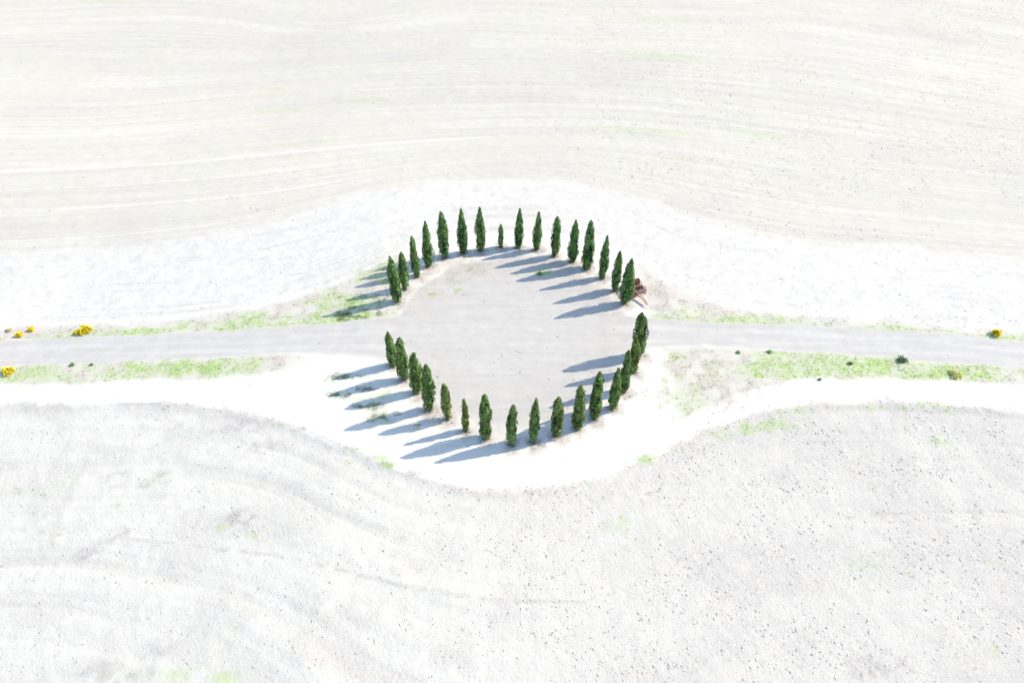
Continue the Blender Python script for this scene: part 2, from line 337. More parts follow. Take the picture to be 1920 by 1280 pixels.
    stamp(dark, x, y, n2, ((450,970,5,1.2,.5),(490,985,4,1.5,.4),(520,995,3,1.5,.35),(230,1000,1.8,1.0,.55),(110,1005,2.5,.9,.45),(155,1040,1.6,1.2,.4),(265,905,3,1.2,.42),(300,885,1,.8,.5),(225,890,2.4,.8,.35),(300,930,2.6,.6,.3),(440,800,4,1.2,.35),(520,830,4,1.2,.3),(330,800,3,1,.25),(290,1215,2.4,1.0,.35),(200,1258,4,.8,.35),(1570,940,2.4,1.2,.35),(1720,1030,5,1.5,.28),(1640,1250,5,1.0,.35),(1810,860,7,1.8,.22),(1700,800,10,1.6,.25),(1800,1200,8,3,.2)), 12, .33)
    dark = np.maximum(dark, Z['strip'] * sstep(0, 1.5, y - su) * (.30 + .12 * sstep(.4, .65, fbm(x * 1.1, y * 1.1, 69, 3))))
    harrowed = vnoise((y - su) * 1.5 + wob * .3, x * .04, 66) * .6 + vnoise((y - su) * 4.2 + wob * .5, x * .08, 67) * .4
    dark = np.maximum(dark, Z['strip'] * (y > su) * sstep(.5, .75, harrowed) * .55 * sstep(.35, .6, fbm(x * .1, y * .1, 68, 3)))
    q = (el - y) * (1 - .10 * np.exp(-(x / 16) ** 2)) + (fbm(x * .05, y * .05, 74, 2) - .5) * 3
    lrows = vnoise(q * .40, x * .010, 75) * .45 + vnoise(q * 1.1, x * .022, 76) * .35 + vnoise(q * 3.0, x * .05, 78) * .2
    Z['lrows'] = lrows
    dark = np.maximum(dark, lower * sstep(.50, .74, lrows) * .42 * sstep(.30, .55, fbm(x * .07, y * .1, 77, 3)))
    side = sstep(-14, 24, x + wob * 4)
    dark = np.maximum(dark, lower * side * (.24 + .22 * sstep(.35, .65, fbm(x * .16, y * .22, 71, 4))))
    dark = np.maximum(dark, lower * .26 * sstep(.52, .68, fbm(x * .2, y * .26, 73, 4)))
    for pts, wd, a in (([(215,1005),(540,1042),(700,1083),(800,1105),(930,1124),(1090,1127),(1150,1110)],.22,.5),([(1590,968),(1640,962),(1780,955),(1920,957)],.2,.6),([(560,800),(650,838),(740,884),(800,902)],.16,.5),([(640,965),(720,990),(760,1010)],.3,.3),([(230,758),(300,756),(360,760)],.12,.6)):  # field-edge lines paint in the bank's thin grey shade; the others follow furrows
        dark = np.maximum(dark, 1.3 * a * line_mask(x, y, pts, wd) * sstep(.25, .5, n2))
    Z['dark'] = np.clip(dark, 0, 1)
    # relief strength for the fine bump
    Z['rough'] = np.clip(lower * 1.0 + upper * .36 + Z['strip'] * .18 * (1 - road) + sstep(1, 5, y - su) * Z['strip'] * .45 + road * .05, 0, 1)
    return Z

# ------------------------------------------------------------------ the land as one grid, cut into its surfaces
def axis(segs):
    out = [np.array([segs[0][0]])]
    for a, b_, n in segs: out.append(np.linspace(a, b_, n + 1)[1:])
    return np.concatenate(out)
gx = axis([(-3500,-900,7),(-900,-300,10),(-300,-140,16),(-140,-72,110),(-72,72,560),(72,140,110),(140,300,16),(300,900,10),(900,3500,7)])
gy = axis([(-3500,-900,7),(-900,-250,10),(-250,-60,19),(-60,-38,44),(-38,32,330),(32,72,130),(72,150,150),(150,300,24),(300,900,12),(900,4500,9)])
X, Y = np.meshgrid(gx, gy); nx, ny = len(gx), len(gy)
xf, yf = X.ravel(), Y.ravel()
Z = zones(xf, yf)
def relief(x, y, Z):
    z = hterr(x, y)
    near = sstep(200, 120, np.hypot(x, y))
    z = z - .20 * Z['bank'] * near                                        # the near field lies below the track
    c1 = x * .72 + y * .70; c2 = (-x * .70 + y * .72)
    z = z + near * Z['lower'] * ((fbm(c1 * 2.4, c2 * 1.2, 81, 3) - .5) * .06 + (fbm(x * .35, y * .35, 83, 2) - .5) * .05 + (.5 - Z['lrows']) * .24)
    z = z + near * Z['upper'] * ((Z['rows'] - .5) * .12 + (fbm(x * .9, y * 2.2, 85, 2) - .5) * .045)
    z = z + near * Z['strip'] * (1 - Z['road']) * (fbm(x * 1.6, y * 1.6, 87, 3) - .5) * .07
    z = z + Z['roadm'] * -.03 + (fbm(x * .5, y * .5, 88, 2) - .5) * .05 * near
    return z - .05 * Z['track'] * near
zf = relief(xf, yf, Z)
VV = np.c_[xf, yf, zf]
ca = np.c_[Z['road'], Z['strip'], Z['lower'], Z['green']]; cb = np.c_[Z['dry'], Z['track'], Z['dark'], Z['rough']]
idx = np.arange(nx * ny).reshape(ny, nx)
Q = np.stack([idx[:-1, :-1], idx[:-1, 1:], idx[1:, 1:], idx[1:, :-1]], -1).reshape(-1, 4)
def fc(k): return Z[k][Q].mean(1)
zid = np.full(len(Q), 3)                                       # 3 = bare soil strip
zid[fc('upper') > .5] = 0; zid[fc('lower') > .5] = 1
zid[(fc('verge') > .5)] = 4
zid[fc('roadm') > .5] = 2; zid[fc('clearing') > .5] = 5
qy = yf[Q].mean(1); qx = xf[Q].mean(1)
# the surfaces share their border vertices, so they butt together without a gap
ZN = {0: ('stubble_field', 'pale stubble field with curving furrows and tractor lines beyond the ring'), 1: ('ploughed_field', 'rough cloddy pale ploughed field in the foreground'),
      2: ('gravel_road', 'pale grey gravel road running through the ring of cypresses'), 3: ('bare_soil', 'smooth white bare soil around the cypress ring'),
      4: ('grass_verge', 'patchy green verge along the gravel road'), 5: ('clearing', 'round pale grey gravel clearing inside the cypress ring')}
for k, (nm, lab) in ZN.items():
    q = Q[zid == k]; u, inv = np.unique(q, return_inverse=True)
    o = link(nm, mesh_from(nm, VV[u], inv.reshape(-1, 4), M_GROUND, {'zone_a': ca[u], 'zone_b': cb[u]}, smooth=True))
    tag(o, lab, nm.replace('_', ' '), kind='structure')

def ground_z(x, y):                                           # height of the built surface (bilinear in the grid)
    i = np.clip(np.searchsorted(gx, x) - 1, 0, nx - 2); j = np.clip(np.searchsorted(gy, y) - 1, 0, ny - 2)
    tx = (x - gx[i]) / (gx[i + 1] - gx[i]); ty = (y - gy[j]) / (gy[j + 1] - gy[j])
    H = zf.reshape(ny, nx)
    return (H[j, i] * (1 - tx) + H[j, i + 1] * tx) * (1 - ty) + (H[j + 1, i] * (1 - tx) + H[j + 1, i + 1] * tx) * ty

# ------------------------------------------------------------------ cypresses
def crown_mesh(h, wid, lean, blunt, olive, full, seed):
    r = np.random.default_rng(seed)
    zb = h * r.uniform(.025, .055) + (.25 if full < .87 else 0); H = h - zb
    R = wid * .5
    t_s = np.linspace(0, 1, 60)
    low = np.clip(t_s / r.uniform(.14, .24), 0, 1) ** .6
    top = np.clip(1 - ((t_s - .22) / .78).clip(0, 1) ** (1.25 + 1.5 * blunt), 0, 1) ** (.74 - .22 * blunt)
    prof = (.50 + .50 * low) * top
    lump = 1 + .12 * np.sin(t_s * r.uniform(9, 17) + r.uniform(0, 6)) * r.uniform(.3, 1)
    prof = prof * lump; prof /= prof.max()
    ph = r.uniform(0, 6.28, 4)
    def rad(t, a):
        ang = 1 + .10 * np.sin(2 * a + ph[0] + 3 * t) + .10 * np.sin(3 * a + ph[1] - 5 * t) + .07 * np.sin(5 * a + ph[2] + 11 * t)
        return np.interp(t, t_s, prof) * R * ang
    tipx, tipy = lean, r.normal(0, .08)
    def axis_(t): return tipx * t ** 1.4, tipy * t ** 1.4
    V, F, C = [], [], []
    # inner mass, coloured near-black as the shade between the clumps
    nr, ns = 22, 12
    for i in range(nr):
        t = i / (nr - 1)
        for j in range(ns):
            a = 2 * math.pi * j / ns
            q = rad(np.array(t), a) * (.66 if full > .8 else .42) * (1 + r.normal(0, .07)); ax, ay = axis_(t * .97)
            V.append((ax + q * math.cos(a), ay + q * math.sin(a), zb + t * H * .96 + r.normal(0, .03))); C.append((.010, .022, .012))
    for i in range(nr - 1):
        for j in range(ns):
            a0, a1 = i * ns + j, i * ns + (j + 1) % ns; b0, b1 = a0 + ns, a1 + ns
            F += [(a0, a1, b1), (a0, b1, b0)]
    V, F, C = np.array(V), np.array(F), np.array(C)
    # short upright sprays covering flame-shaped clumps that stand out from the inner mass
    nc = int(150 * h / 7 * (.5 + .5 * full)); ct = (np.arange(nc) + r.uniform(0, 1, nc)) / nc; ct = ct ** .92
    ca_ = r.uniform(0, 2 * math.pi, nc); ctone = r.uniform(.4, 1.45, nc)
    cw = r.uniform(.14, .30, nc) * (.55 + .45 * R / .65) * np.clip(.45 + np.interp(ct, t_s, prof), .5, 1.2); ch = cw * r.uniform(1.5, 2.6, nc)
    cq = np.maximum(rad(ct, ca_) - cw * r.uniform(.72, 1.1, nc), 0) + (r.random(nc) < .04) * .08
    cax, cay = axis_(ct)
    cc = np.c_[cax + cq * np.cos(ca_), cay + cq * np.sin(ca_), zb + ct * (H - .25)]
    NS = int(4000 * (h / 7) * (R / .65) ** .7 * (.5 + .5 * full))
    k = r.choice(nc, NS, p=(cw * ch) / (cw * ch).sum())
    u = r.normal(0, 1, (NS, 3)); outv = np.c_[np.cos(ca_[k]), np.sin(ca_[k]), np.full(NS, .25)]
    u += outv * 1.1; u /= np.linalg.norm(u, axis=1)[:, None]
    base = cc[k] + u * np.c_[cw[k], cw[k], ch[k]] * r.uniform(.80, 1.05, NS)[:, None]
    base[:, 2] = np.maximum(base[:, 2], zb * .6)
    free = np.zeros(NS, bool)
    L = r.uniform(.10, .24, NS); Wd = r.uniform(.04, .085, NS)
    nrm = u * np.array([1, 1, .6]) + outv * .35 + r.normal(0, .17, (NS, 3)); nrm /= np.linalg.norm(nrm, axis=1)[:, None]
    d = np.array([0, 0, 1.0]) + r.normal(0, .35, (NS, 3)); d -= nrm * (d * nrm).sum(1)[:, None]; d /= np.linalg.norm(d, axis=1)[:, None]
    s = np.cross(d, nrm)
    p0 = base - d * (L * .5)[:, None]; p2 = base + d * (L * .6)[:, None] + nrm * (L * .15)[:, None]; pm = base
    p1 = pm + s * Wd[:, None]; p3 = pm - s * Wd[:, None]
    n0 = len(V)
    V2 = np.stack([p0, p1, p2, p3], 1).reshape(-1, 3); b0 = n0 + np.arange(NS) * 4
    F2 = np.concatenate([np.c_[b0, b0 + 1, b0 + 2], np.c_[b0, b0 + 2, b0 + 3]])
    g = np.array([.090, .164, .044]) * (1 - olive) + np.array([.150, .172, .040]) * olive
    tone = ctone[k] * r.uniform(.7, 1.35, NS)
    c = g[None] * tone[:, None] * (1 + r.normal(0, .08, (NS, 3)))
    dead = r.random(NS) < .02; c[dead] = (.20, .15, .09)
    V = np.r_[V, V2]; F = np.r_[F, F2]; C = np.r_[C, np.repeat(np.clip(c, .005, .4), 4, 0)]
    return mesh_from('crown', V, F, M_LEAF, {'tone': rgba(C)}), zb
def tube(bm, pts, radii, n=8):
    rings = []
    for i, p in enumerate(pts):
        p = Vector(p); d = (Vector(pts[min(i + 1, len(pts) - 1)]) - Vector(pts[max(i - 1, 0)])).normalized()
        u = d.orthogonal().normalized(); v = d.cross(u)
        r = radii[i] if hasattr(radii, '__len__') else radii
        rings.append([bm.verts.new(p + (u * math.cos(6.2832 * j / n) + v * math.sin(6.2832 * j / n)) * r) for j in range(n)])
    for a, b_ in zip(rings[:-1], rings[1:]):
        for j in range(n): bm.faces.new((a[j], a[(j + 1) % n], b_[(j + 1) % n], b_[j]))
    bm.faces.new(rings[0][::-1]); bm.faces.new(rings[-1])
def bm_obj(name, bm, mat, parent=None, smooth=False):
    bmesh.ops.recalc_face_normals(bm, faces=bm.faces)
    me = bpy.data.meshes.new(name); bm.to_mesh(me); bm.free(); me.materials.append(mat)
    if smooth:
        for p in me.polygons: p.use_smooth = True
    return link(name, me, parent)

FAR = 'far arc of cypresses beyond the road'; NEAR = 'near arc of cypresses in front of the road'
LABELS = [
 ('leftmost cypress of the far arc, thick and leaning left, beside the road gap', FAR),
 ('second cypress from the left in the far arc, half hidden behind the leftmost one', FAR),
 ('third cypress from the left in the far arc, slender and pointed', FAR),
 ('fourth cypress from the left in the far arc, dark hollow down its left side', FAR),
 ('fifth cypress from the left in the far arc, tall with a tapering tip', FAR),
 ('sixth cypress from the left in the far arc, dark with a bulging left shoulder', FAR),
 ('tall blunt cypress directly left of the smallest tree in the far arc', FAR),
 ('smallest cypress, short and narrow, in the middle of the far arc', FAR),
 ('slim pointed cypress directly right of the smallest tree in the far arc', FAR),
 ('second cypress to the right of the smallest far arc tree, pale spire tip', FAR),
 ('third cypress to the right of the smallest far arc tree, round topped column', FAR),
 ('fourth cypress to the right of the smallest far arc tree, dark left half', FAR),
 ('broadest tallest cypress on the right half of the far arc', FAR),
 ('thin ragged cypress directly right of the broadest one in the far arc', FAR),
 ('cypress next to last at the right end of the far arc', FAR),
 ('last cypress at the right end of the far arc, in front of the rusty harrow', FAR),
 ('leftmost cypress of the near arc, at the lower edge of the gravel road', NEAR),
 ('second cypress from the left in the near arc, full and leaning left', NEAR),
 ('third cypress from the left in the near arc, round topped', NEAR),
 ('fourth cypress from the left in the near arc, the stoutest on that side', NEAR),
 ('sparse olive tinted cypress with thin crown, fifth from left in the near arc', NEAR),
 ('smallest cypress of the near arc, narrow and olive tinted', NEAR),
 ('stout blunt cypress directly right of the smallest tree in the near arc', NEAR),
 ('lowest standing cypress of the near arc, patchy crown and bare trunk foot', NEAR),
 ('pointed cypress just right of the lowest standing one, trunk foot showing', NEAR),
 ('yellowish cypress, third to the right of the stout blunt one in the near arc', NEAR),
 ('olive green cypress, fourth to the right of the stout blunt near arc one', NEAR),
 ('tall full cypress right of the clearing, largest on the near arc right half', NEAR),
 ('small pointed cypress in front of the overlapping row at the right of the near arc', NEAR),
 ('cypress overlapping two others, front one of the row of three by the road', NEAR),
 ('olive cypress wedged between two darker ones at the right of the near arc', NEAR),
 ('last cypress at the right end of the near arc, tall and blunt against the road', NEAR)]
for i, ((b, h, lean, wid), t, (lab, grp)) in enumerate(zip(TSOL, TREES, LABELS)):
    zg = float(ground_z(b[0], b[1])) - .04
    root = bpy.data.objects.new('cypress_tree', None); COL.objects.link(root); root.location = (b[0], b[1], zg); root.empty_display_size = .5
    tag(root, lab, 'cypress', grp)
    h = h - zg
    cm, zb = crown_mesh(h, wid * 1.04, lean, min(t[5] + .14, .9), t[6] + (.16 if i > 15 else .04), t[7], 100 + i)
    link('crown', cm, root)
    bm = bmesh.new(); rt = .07 + .012 * h
    tube(bm, [(0, 0, -.1), (0, 0, .05), (.01, 0, .3), (lean * .02, 0, zb + .3), (lean * .3, 0, h * .45), (lean * .75, 0, h * .85)], [rt * 1.9, rt * 1.45, rt * 1.1, rt, rt * .6, .015])
    bm_obj('trunk', bm, M_BARK, root, True)

# ------------------------------------------------------------------ the rusty harrow behind the last tree of the far arc
def disc_profile(bm, c, axis_v, r, dish, n=14, th=.012):
    a = Vector(axis_v).normalized(); u = a.orthogonal().normalized(); v = a.cross(u); c = Vector(c)
    rows_ = []
    for (rr_, off) in ((.04, dish), (r * .55, dish * .7), (r, 0), (r, -th), (r * .55, dish * .7 - th), (.04, dish - th)):
        rows_.append([bm.verts.new(c + a * off + (u * math.cos(6.2832 * j / n) + v * math.sin(6.2832 * j / n)) * rr_) for j in range(n)])
    for p, q in zip(rows_[:-1], rows_[1:]):
        for j in range(n): bm.faces.new((p[j], p[(j + 1) % n], q[(j + 1) % n], q[j]))
    bm.faces.new(rows_[0][::-1]); bm.faces.new(rows_[-1])
def bar(bm, a, b_, wd, ht):
    a, b_ = Vector(a), Vector(b_); d = (b_ - a).normalized(); s = d.cross(Vector((0, 0, 1))); s = s.normalized() if s.length > .01 else Vector((1, 0, 0)); u = s.cross(d)
    vs_ = [bm.verts.new(p + s * (sx * wd / 2) + u * (sz * ht / 2)) for p in (a, b_) for sx, sz in ((-1, -1), (1, -1), (1, 1), (-1, 1))]
    for f in ((3, 2, 1, 0), (4, 5, 6, 7), (0, 1, 5, 4), (1, 2, 6, 5), (2, 3, 7, 6), (3, 0, 4, 7)): bm.faces.new([vs_[k] for k in f])
hp = at(1193, 551); hz = float(ground_z(hp[0], hp[1]))
har = bpy.data.objects.new('disc_harrow', None); COL.objects.link(har); har.location = (hp[0], hp[1], hz)
har.rotation_euler = (0, 0, math.radians(12)); har.scale = (1.04, 1.0, 1.05)
tag(har, 'rusty old disc harrow with long drawbar, parked behind the last far arc cypress', 'harrow')
def part(name, fn, mat, parent=har, smooth=False):
    bm = bmesh.new(); fn(bm); return bm_obj(name, bm, mat, parent, smooth)
for a, c in (((-1.5,-.25,.66),(.95,-.25,.66)), ((-1.5,.8,.66),(.95,.8,.66)), ((-1.4,1.75,.66),(.95,1.75,.66)), ((-1.35,-.3,.74),(-1.25,1.8,.74)), ((.85,-.3,.74),(.85,1.8,.74)), ((-.25,-.3,.74),(-.25,1.8,.74))):
    part('frame_bar', lambda bm: bar(bm, a, c, .075, .075), M_RUST)
for gi, (yy, ang) in enumerate(((-.15, 24), (.75, -24), (1.65, 20))):
    ca2, sa2 = math.cos(math.radians(ang)), math.sin(math.radians(ang))
    part('axle', lambda bm: tube(bm, [(-1.4 * ca2, yy - 1.4 * sa2, .32), (.95 * ca2, yy + .95 * sa2, .32)], .035), M_RUST)
    for k in range(9):
        xx = -1.3 + k * .275
        part('disc', lambda bm: disc_profile(bm, (xx * ca2, yy + xx * sa2, .32), (ca2, sa2, 0), .36, .10 * (1 if gi % 2 else -1)), M_RUST_PALE if (k * 5 + gi) % 3 else M_RUST, smooth=True)
    for xx in (-.95, .55):
        part('hanger', lambda bm: bar(bm, (xx * ca2, yy + xx * sa2, .32), (xx * ca2, yy + xx * sa2 * .6, .68), .07, .05), M_RUST)
    for k in range(7):
        xx = -1.1 + k * .32
        part('scraper', lambda bm: tube(bm, [(xx * ca2, yy + xx * sa2 * .8, .70), (xx * ca2 + .05, yy + xx * sa2 - .16, .92), (xx * ca2 + .05, yy + xx * sa2 - .30, .66), (xx * ca2, yy + xx * sa2 - .26, .40)], .032, 6), M_RUST_PALE)
for yy, x0, n in ((.35, .05, 4), (1.2, -.1, 4)):
    for k in range(n):
        part('disc', lambda bm: disc_profile(bm, (x0 + k * .25, yy + k * .06, .36), (.94, .34, 0), .33, .10), M_RUST if k % 2 else M_RUST_PALE, smooth=True)
part('drawbar', lambda bm: bar(bm, (-.20,-.25,.70), (.40,-2.25,.36), .11, .09), M_RUST_PALE)
part('drawbar', lambda bm: bar(bm, (.12,-.25,.70), (.56,-2.25,.36), .09, .09), M_RUST_PALE)
part('cross_piece', lambda bm: bar(bm, (.20,-1.85,.44), (.58,-1.85,.44), .08, .05), M_RUST)
def hitch(bm):
    tube(bm, [(.49 + .14 * math.cos(a), -2.36 + .14 * math.sin(a), .35) for a in np.linspace(0, 6.0, 14)], .04, 6)
part('hitch', hitch, M_RUST_PALE)
part('brace', lambda bm: bar(bm, (-1.15,-.35,.6), (.22,-1.35,.50), .05, .05), M_RUST_PALE)
for lx in (-.35, .35):
    part('lever', lambda bm: tube(bm, [(lx,.6,.75), (lx - .08,.80,1.2), (lx - .12,.9,1.42)], .025, 6), M_RUST)
def iron_wheel(bm):
    ring = [(1.05, .05 + .42 * math.cos(a), .42 + .42 * math.sin(a)) for a in np.linspace(0, 2 * math.pi, 21)]
    tube(bm, ring, .045, 6)
wh = part('wheel', iron_wheel, M_RUST)
part('hub', lambda bm: tube(bm, [(.9,.05,.42), (1.1,.05,.42)], .06, 8), M_RUST, wh)
for k in range(6):
    a = k * math.pi / 3
    part('spoke', lambda bm: tube(bm, [(1.05,.05,.42), (1.05, .05 + .41 * math.cos(a), .42 + .41 * math.sin(a))], .018, 5), M_RUST, wh)
part('side_arm', lambda bm: bar(bm, (-1.3,1.6,.66), (-1.75,2.15,.55), .05, .05), M_RUST_PALE)
part('side_arm', lambda bm: bar(bm, (-1.35,1.0,.66), (-1.85,1.05,.55), .05, .05), M_RUST_PALE)
part('spring_plate', lambda bm: bar(bm, (.15,-.42,.80), (.72,-.36,.80), .16, .03), M_STEEL)
part('spring_plate', lambda bm: bar(bm, (-.9,-.5,.80), (-.35,-.45,.80), .16, .03), M_STEEL)

# ------------------------------------------------------------------ shrubs along the verges
def shrub(name, px, py, r, h, label, grp, flowers, tone, seed, fcol=((.74, .56, .012), (.80, .62, .02), (.68, .47, .01))):
    rg = np.random.default_rng(seed); p = at(px, py); z = float(ground_z(p[0], p[1]))
    root = bpy.data.objects.new(name, None); COL.objects.link(root); root.location = (p[0], p[1], z); root.empty_display_size = .3
    tag(root, label, 'shrub', grp)
    bm = bmesh.new()
    for k in range(9):
        a = rg.uniform(0, 6.28); q = rg.uniform(.3, .8) * r
        tube(bm, [(0, 0, -.05), (q * .4 * math.cos(a), q * .4 * math.sin(a), h * .45), (q * math.cos(a), q * math.sin(a), h * rg.uniform(.65, .9))], [.02, .014, .006], 5)
    bm_obj('stem', bm, M_BARK, root)
    def puffs(n, lo, hi, size, cols):
        u = rg.normal(0, 1, (n, 3)); u /= np.linalg.norm(u, axis=1)[:, None]; u[:, 2] = np.abs(u[:, 2]) * .95
        a = np.arctan2(u[:, 1], u[:, 0]); k = rg.uniform(lo, hi, n) * (1 + .22 * np.sin(3 * a + seed) + .12 * np.sin(7 * a))
        c = u * k[:, None] * np.array([r, r * .9, h]) + np.array([0, 0, .06])
        e1 = rg.normal(0, 1, (n, 3)) * np.array([1, 1, .4]); e1 /= np.linalg.norm(e1, axis=1)[:, None]; e2 = np.cross(e1, rg.normal(0, .45, (n, 3)) + np.array([0, 0, 1.0])); e2 /= np.linalg.norm(e2, axis=1)[:, None]
        sz = rg.uniform(.6, 1.3, n)[:, None] * size
        V = np.stack([c - e1 * sz, c + e2 * sz * .5, c + e1 * sz, c - e2 * sz * .5], 1).reshape(-1, 3)
        F = (np.arange(n) * 4)[:, None] + np.arange(4)
        C = np.repeat(np.array(cols)[rg.integers(0, len(cols), n)] * rg.uniform(.7, 1.25, n)[:, None], 4, 0)
        return V, F, C
    V, F, C = puffs(int(650 * r), .35, .95, .085, tone); link('foliage', mesh_from('foliage', V, F, M_LEAF, {'tone': rgba(C)}), root)
    if flowers:
        V, F, C = puffs(int(1500 * r * flowers), .86, 1.08, .06, fcol); link('flowers', mesh_from('flowers', V, F, M_FLOWER, {'tone': rgba(C)}), root)
DKG = [(.03, .06, .022), (.045, .085, .03)]
BR = 'yellow broom bushes on the road verges'
shrub('broom_bush', 162, 621, .70, .85, 'largest yellow flowering broom bush on the verge above the left road', BR, 1.0, DKG, 1)
shrub('broom_bush', 147, 625, .42, .42, 'low yellow broom clump touching the left side of the largest broom bush', BR, .9, DKG, 2)
shrub('broom_bush', 37, 629, .42, .45, 'yellow broom bush near the left photo edge just above the road', BR, .9, DKG, 3)
shrub('broom_bush', 59, 619, .36, .36, 'small yellow broom bush at the field edge between two larger brooms', BR, .9, DKG, 4)
shrub('broom_bush', 17, 620, .28, .25, 'faint pale yellow broom, leftmost at the field edge above the road', BR, .7, [(.28, .28, .14)], 5, ((.5, .42, .17), (.42, .37, .2)))
shrub('broom_bush', 17, 698, .62, .65, 'yellow broom bush below the road at the left photo edge', BR, .9, DKG, 6)
shrub('broom_bush', 1867, 627, .52, .7, 'yellow broom bush above the road near the right photo edge', BR, .9, DKG, 7)
shrub('broom_bush', 1791, 703, .7, .3, 'sparse yellow green broom below the road on the right', BR, .5, [(.28, .36, .11), (.33, .37, .14)], 8, ((.62, .52, .16), (.52, .47, .18)))
GB = 'small dark green bushes on the verges'
shrub('green_bush', 1691, 676, .65, .5, 'dark green bush at the lower road edge on the right', GB, 0, [(.06, .11, .04), (.13, .19, .08)], 9)
shrub('green_bush', 1594, 682, .26, .25, 'small dark green bush in the lush verge right of the ring', GB, 0, [(.10, .16, .06), (.13, .20, .07)], 10)
shrub('green_bush', 1384, 661, .26, .2, 'small green bush at the left start of the right verge', GB, 0, [(.17, .29, .09)], 11)
shrub('green_bush', 1443, 660, .3, .2, 'low green bush on the lower road edge near the right verge start', GB, 0, [(.2, .31, .11)], 12)
shrub('green_bush', 1537, 712, .2, .18, 'tiny dark bush on white soil below the right verge', GB, 0, [(.18, .25, .14)], 13)
shrub('green_bush', 136, 684, .3, .2, 'low dark bush at the lower road edge on the left', GB, 0, [(.15, .22, .09)], 14)
shrub('green_bush', 172, 684, .2, .16, 'tiny dark bush right of the low one at the left road edge', GB, 0, [(.12, .18, .08)], 15)
shrub('green_bush', 1012, 514, .38, .4, 'pale weedy bush between two long shadows inside the clearing', GB, 0, [(.18, .26, .10), (.26, .30, .17)], 16)

# ------------------------------------------------------------------ grass and clods: uncountable
def grass(name, label, n, dens, cols, hgt, x0, x1, y0, y1, seed, blades=4):
    rg = np.random.default_rng(seed)
    x = rg.uniform(x0, x1, n); y = rg.uniform(y0, y1, n)
    Zz = zones(x, y); keep = rg.random(n) < dens(Zz, x, y); x, y = x[keep], y[keep]; m = len(x)
    z = ground_z(x, y)
    x = np.repeat(x, blades) + rg.normal(0, .07, m * blades); y = np.repeat(y, blades) + rg.normal(0, .07, m * blades); z = np.repeat(z, blades) - .02
    k = len(x); a = rg.uniform(0, 6.28, k); wd = rg.uniform(.015, .035, k); L = rg.uniform(.5, 1.3, k) * hgt; bend = rg.uniform(.2, 1.0, k) * L; b2 = rg.uniform(0, 6.28, k)
    p0 = np.c_[x - np.cos(a) * wd, y - np.sin(a) * wd, z]; p1 = np.c_[x + np.cos(a) * wd, y + np.sin(a) * wd, z]
    p2 = np.c_[x + np.cos(b2) * bend, y + np.sin(b2) * bend, z + L]
    V = np.stack([p0, p1, p2], 1).reshape(-1, 3); F = (np.arange(k) * 3)[:, None] + np.arange(3)
    ct = np.array(cols)[rg.integers(0, len(cols), m)] * rg.uniform(.75, 1.2, m)[:, None]
    C = np.repeat(np.repeat(ct, blades, 0), 3, 0)
    tag(link(name, mesh_from(name, V, F, M_GRASS, {'tone': rgba(C)})), label, 'grass', kind='stuff')
    return k
g1 = grass('grass', 'short bright green grass tufts along the road and track edges', 260000, lambda Q_, x, y: np.clip(Q_['green'], 0, 1) ** 1.3 * .75 * (1 - .9 * Q_['roadm']), [(.18,.29,.05), (.25,.34,.06), (.31,.34,.09), (.11,.21,.04), (.14,.25,.05)], .10, -72, 72, -34, 14, 201)
g2 = grass('dry_grass', 'straw and brown dry tufts around tree feet and verges', 130000, lambda Q_, x, y: np.clip(Q_['dry'], 0, 1) ** 1.4 * .8 * (1 - .9 * Q_['roadm']), [(.30,.23,.17), (.36,.30,.21), (.22,.16,.12), (.33,.31,.22)], .12, -72, 72, -30, 24, 202)
g3 = grass('weeds', 'thin scattered green weeds along the furrows of the stubble field', 120000, lambda Q_, x, y: Q_['upper'] * (Q_['green'] * .5 + (.03 + .22 * sstep(.56, .7, fbm(x * .16, y * .2, 98, 3))) * sstep(-10, 20, x) * (Q_['s'] < 3.4)), [(.20,.26,.12), (.26,.29,.17)], .12, -110, 110, 12, 110, 203, 3)

def foot_tufts():
    rg = np.random.default_rng(205); n = 150
    c = np.repeat(FEET, n, 0); a = rg.uniform(0, 6.28, len(c)); q = np.abs(rg.normal(.15, .38, len(c)))
    x, y = c[:, 0] + q * np.cos(a), c[:, 1] + q * np.sin(a) - .1; z = ground_z(x, y) - .03; k = len(x)
    t = rg.uniform(0, 6.28, k); wd = rg.uniform(.015, .04, k); L = rg.uniform(.15, .42, k) * np.clip(1.2 - q, .4, 1); b2 = rg.uniform(0, 6.28, k)
    V = np.stack([np.c_[x - np.cos(t) * wd, y - np.sin(t) * wd, z], np.c_[x + np.cos(t) * wd, y + np.sin(t) * wd, z], np.c_[x + np.cos(b2) * L * .6, y + np.sin(b2) * L * .6, z + L]], 1).reshape(-1, 3)
    C = np.repeat(np.array([(.17,.115,.085), (.26,.19,.13), (.11,.08,.06), (.14,.15,.07)])[rg.integers(0, 4, k)] * rg.uniform(.7, 1.2, k)[:, None], 3, 0)
    tag(link('brown_tufts', mesh_from('brown_tufts', V, (np.arange(k) * 3)[:, None] + np.arange(3), M_GRASS, {'tone': rgba(C)})), 'brown withered tufts of grass at the feet of the cypresses', 'grass', kind='stuff')
foot_tufts()
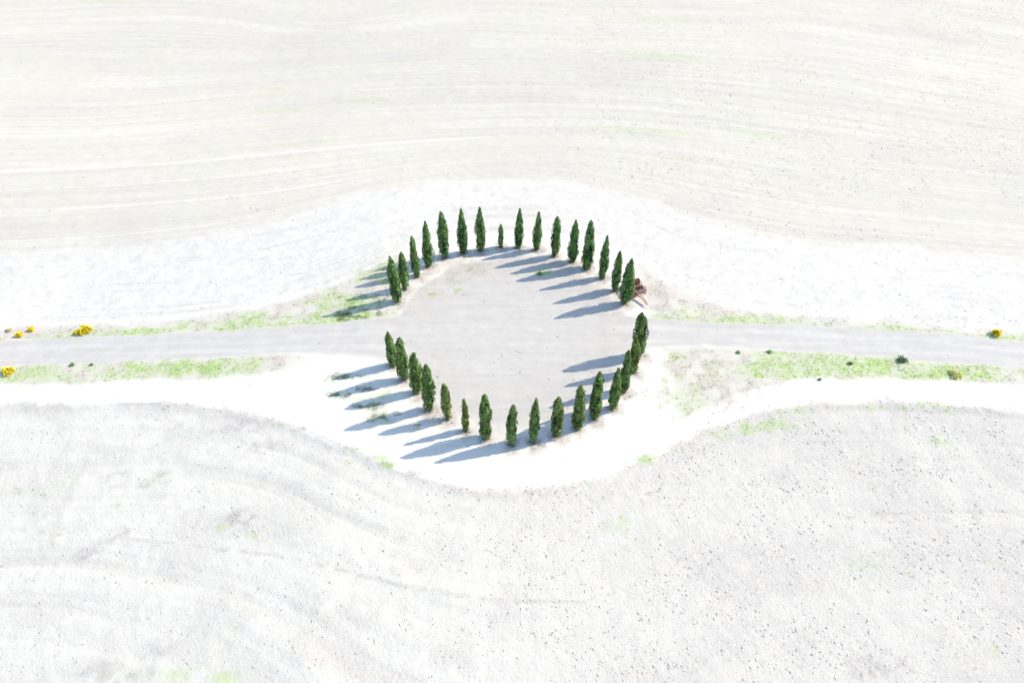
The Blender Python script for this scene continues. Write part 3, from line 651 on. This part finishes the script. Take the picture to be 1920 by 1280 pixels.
def shade_weed_density(Q_, x, y):  # low weeds stamped along the tree shadows, coloured dark to deepen them
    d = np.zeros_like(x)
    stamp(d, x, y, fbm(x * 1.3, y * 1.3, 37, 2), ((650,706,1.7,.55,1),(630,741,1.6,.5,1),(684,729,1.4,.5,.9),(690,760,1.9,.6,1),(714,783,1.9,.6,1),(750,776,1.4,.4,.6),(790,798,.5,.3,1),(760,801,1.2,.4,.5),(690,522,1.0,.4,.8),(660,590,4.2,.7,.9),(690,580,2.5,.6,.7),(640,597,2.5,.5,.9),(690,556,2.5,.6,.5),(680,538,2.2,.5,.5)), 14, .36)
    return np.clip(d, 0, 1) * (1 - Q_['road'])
grass('shade_tint_weeds', 'low weeds coloured dark to deepen the long shadows left of the cypress ring', 90000, shade_weed_density, [(.075,.12,.04), (.10,.15,.05), (.12,.14,.06)], .07, -24, -9, -12, 8, 206, 4)

def clods(name, label, n, dens, smin, smax, x0, x1, y0, y1, seed, base, power=3.0, stretch=1.5, flat=.8):
    rg = np.random.default_rng(seed)
    x = rg.uniform(x0, x1, n); y = rg.uniform(y0, y1, n)
    Zz = zones(x, y); keep = rg.random(n) < dens(Zz, x, y); x, y = x[keep], y[keep]; m = len(x)
    z = ground_z(x, y)
    s = smin + (smax - smin) * rg.random(m) ** power
    ico = np.array([(1,0,0),(-1,0,0),(0,1,0),(0,-1,0),(0,0,1),(0,0,-.6)], float)
    tri = np.array([(0,2,4),(2,1,4),(1,3,4),(3,0,4),(2,0,5),(1,2,5),(3,1,5),(0,3,5)])
    P = ico[None] * rg.uniform(.65, 1.25, (m, 6, 1)) + rg.normal(0, .13, (m, 6, 3))
    P = P * np.array([stretch, 1, flat]) * s[:, None, None]
    a = rg.normal(-.75, .6, m); ca3, sa3 = np.cos(a)[:, None], np.sin(a)[:, None]
    Vx = P[..., 0] * ca3 - P[..., 1] * sa3 + x[:, None]; Vy = P[..., 0] * sa3 + P[..., 1] * ca3 + y[:, None]; Vz = P[..., 2] + (z + s * .25)[:, None]
    V = np.stack([Vx, Vy, Vz], -1).reshape(-1, 3); F = ((np.arange(m) * 6)[:, None, None] + tri[None]).reshape(-1, 3)
    c = np.array(base)[None] * rg.uniform(.8, 1.08, m)[:, None]; C = np.repeat(c, 6, 0)
    tag(link(name, mesh_from(name, V, F, M_CLOD, {'tone': rgba(C)})), label, 'soil clods', kind='stuff')
    return m
def d_low(Q_, x, y):
    p = fbm(x * .3, y * .3, 91, 3); side = sstep(-30, 20, x)
    return Q_['lower'] * np.clip(sstep(.28, .75, p) * (.10 + .27 * side) + .04, 0, 1)
c1 = clods('soil_clods', 'pale clay clods scattered thickly over the near ploughed field', 150000, d_low, .024, .09, -52, 52, -46, 4, 301, (.385,.352,.298), 5.0, 1.6, .5)
c2 = clods('soil_crumbs', 'small clay crumbs on the bare soil strip beyond the ring', 60000, lambda Q_, x, y: Q_['strip'] * (1 - Q_['road']) * sstep(.32, .6, fbm(x * .25, y * .25, 95, 3)) * np.where(y > S_up(x), .45 + .5 * sstep(9, 2, y - S_up(x)) * sstep(-30, -18, x) * sstep(0, -10, x), .05), .03, .085, -72, 80, -24, 34, 302, (.39,.36,.31), 4.0, 1.3, .5)
c3 = clods('stubble_clods', 'scattered clods and straw lumps over the far stubble field', 70000, lambda Q_, x, y: Q_['upper'] * sstep(.38, .62, fbm(x * .09, y * .12, 97, 3) + .10 * sstep(0, 40, x)) * (.15 + .6 * sstep(-15, 25, x)), 0.03, .10, -100, 110, 18, 105, 303, (.35,.318,.258), 6.0, 1.8, .30)
c4 = clods('pebbles', 'small stones strewn on the gravel clearing and road', 9000, lambda Q_, x, y: np.maximum(Q_['clearing'] * (.10 + .5 * sstep(.5, .7, fbm(x * .4, y * .4, 99, 3)) * sstep(4, -8, y)), Q_['roadm'] * .03), .03, .09, -70, 70, -18, 20, 304, (.24,.20,.165), 2.5, 1.2)
print('grass', g1, g2, g3, 'clods', c1, c2, c3, c4)
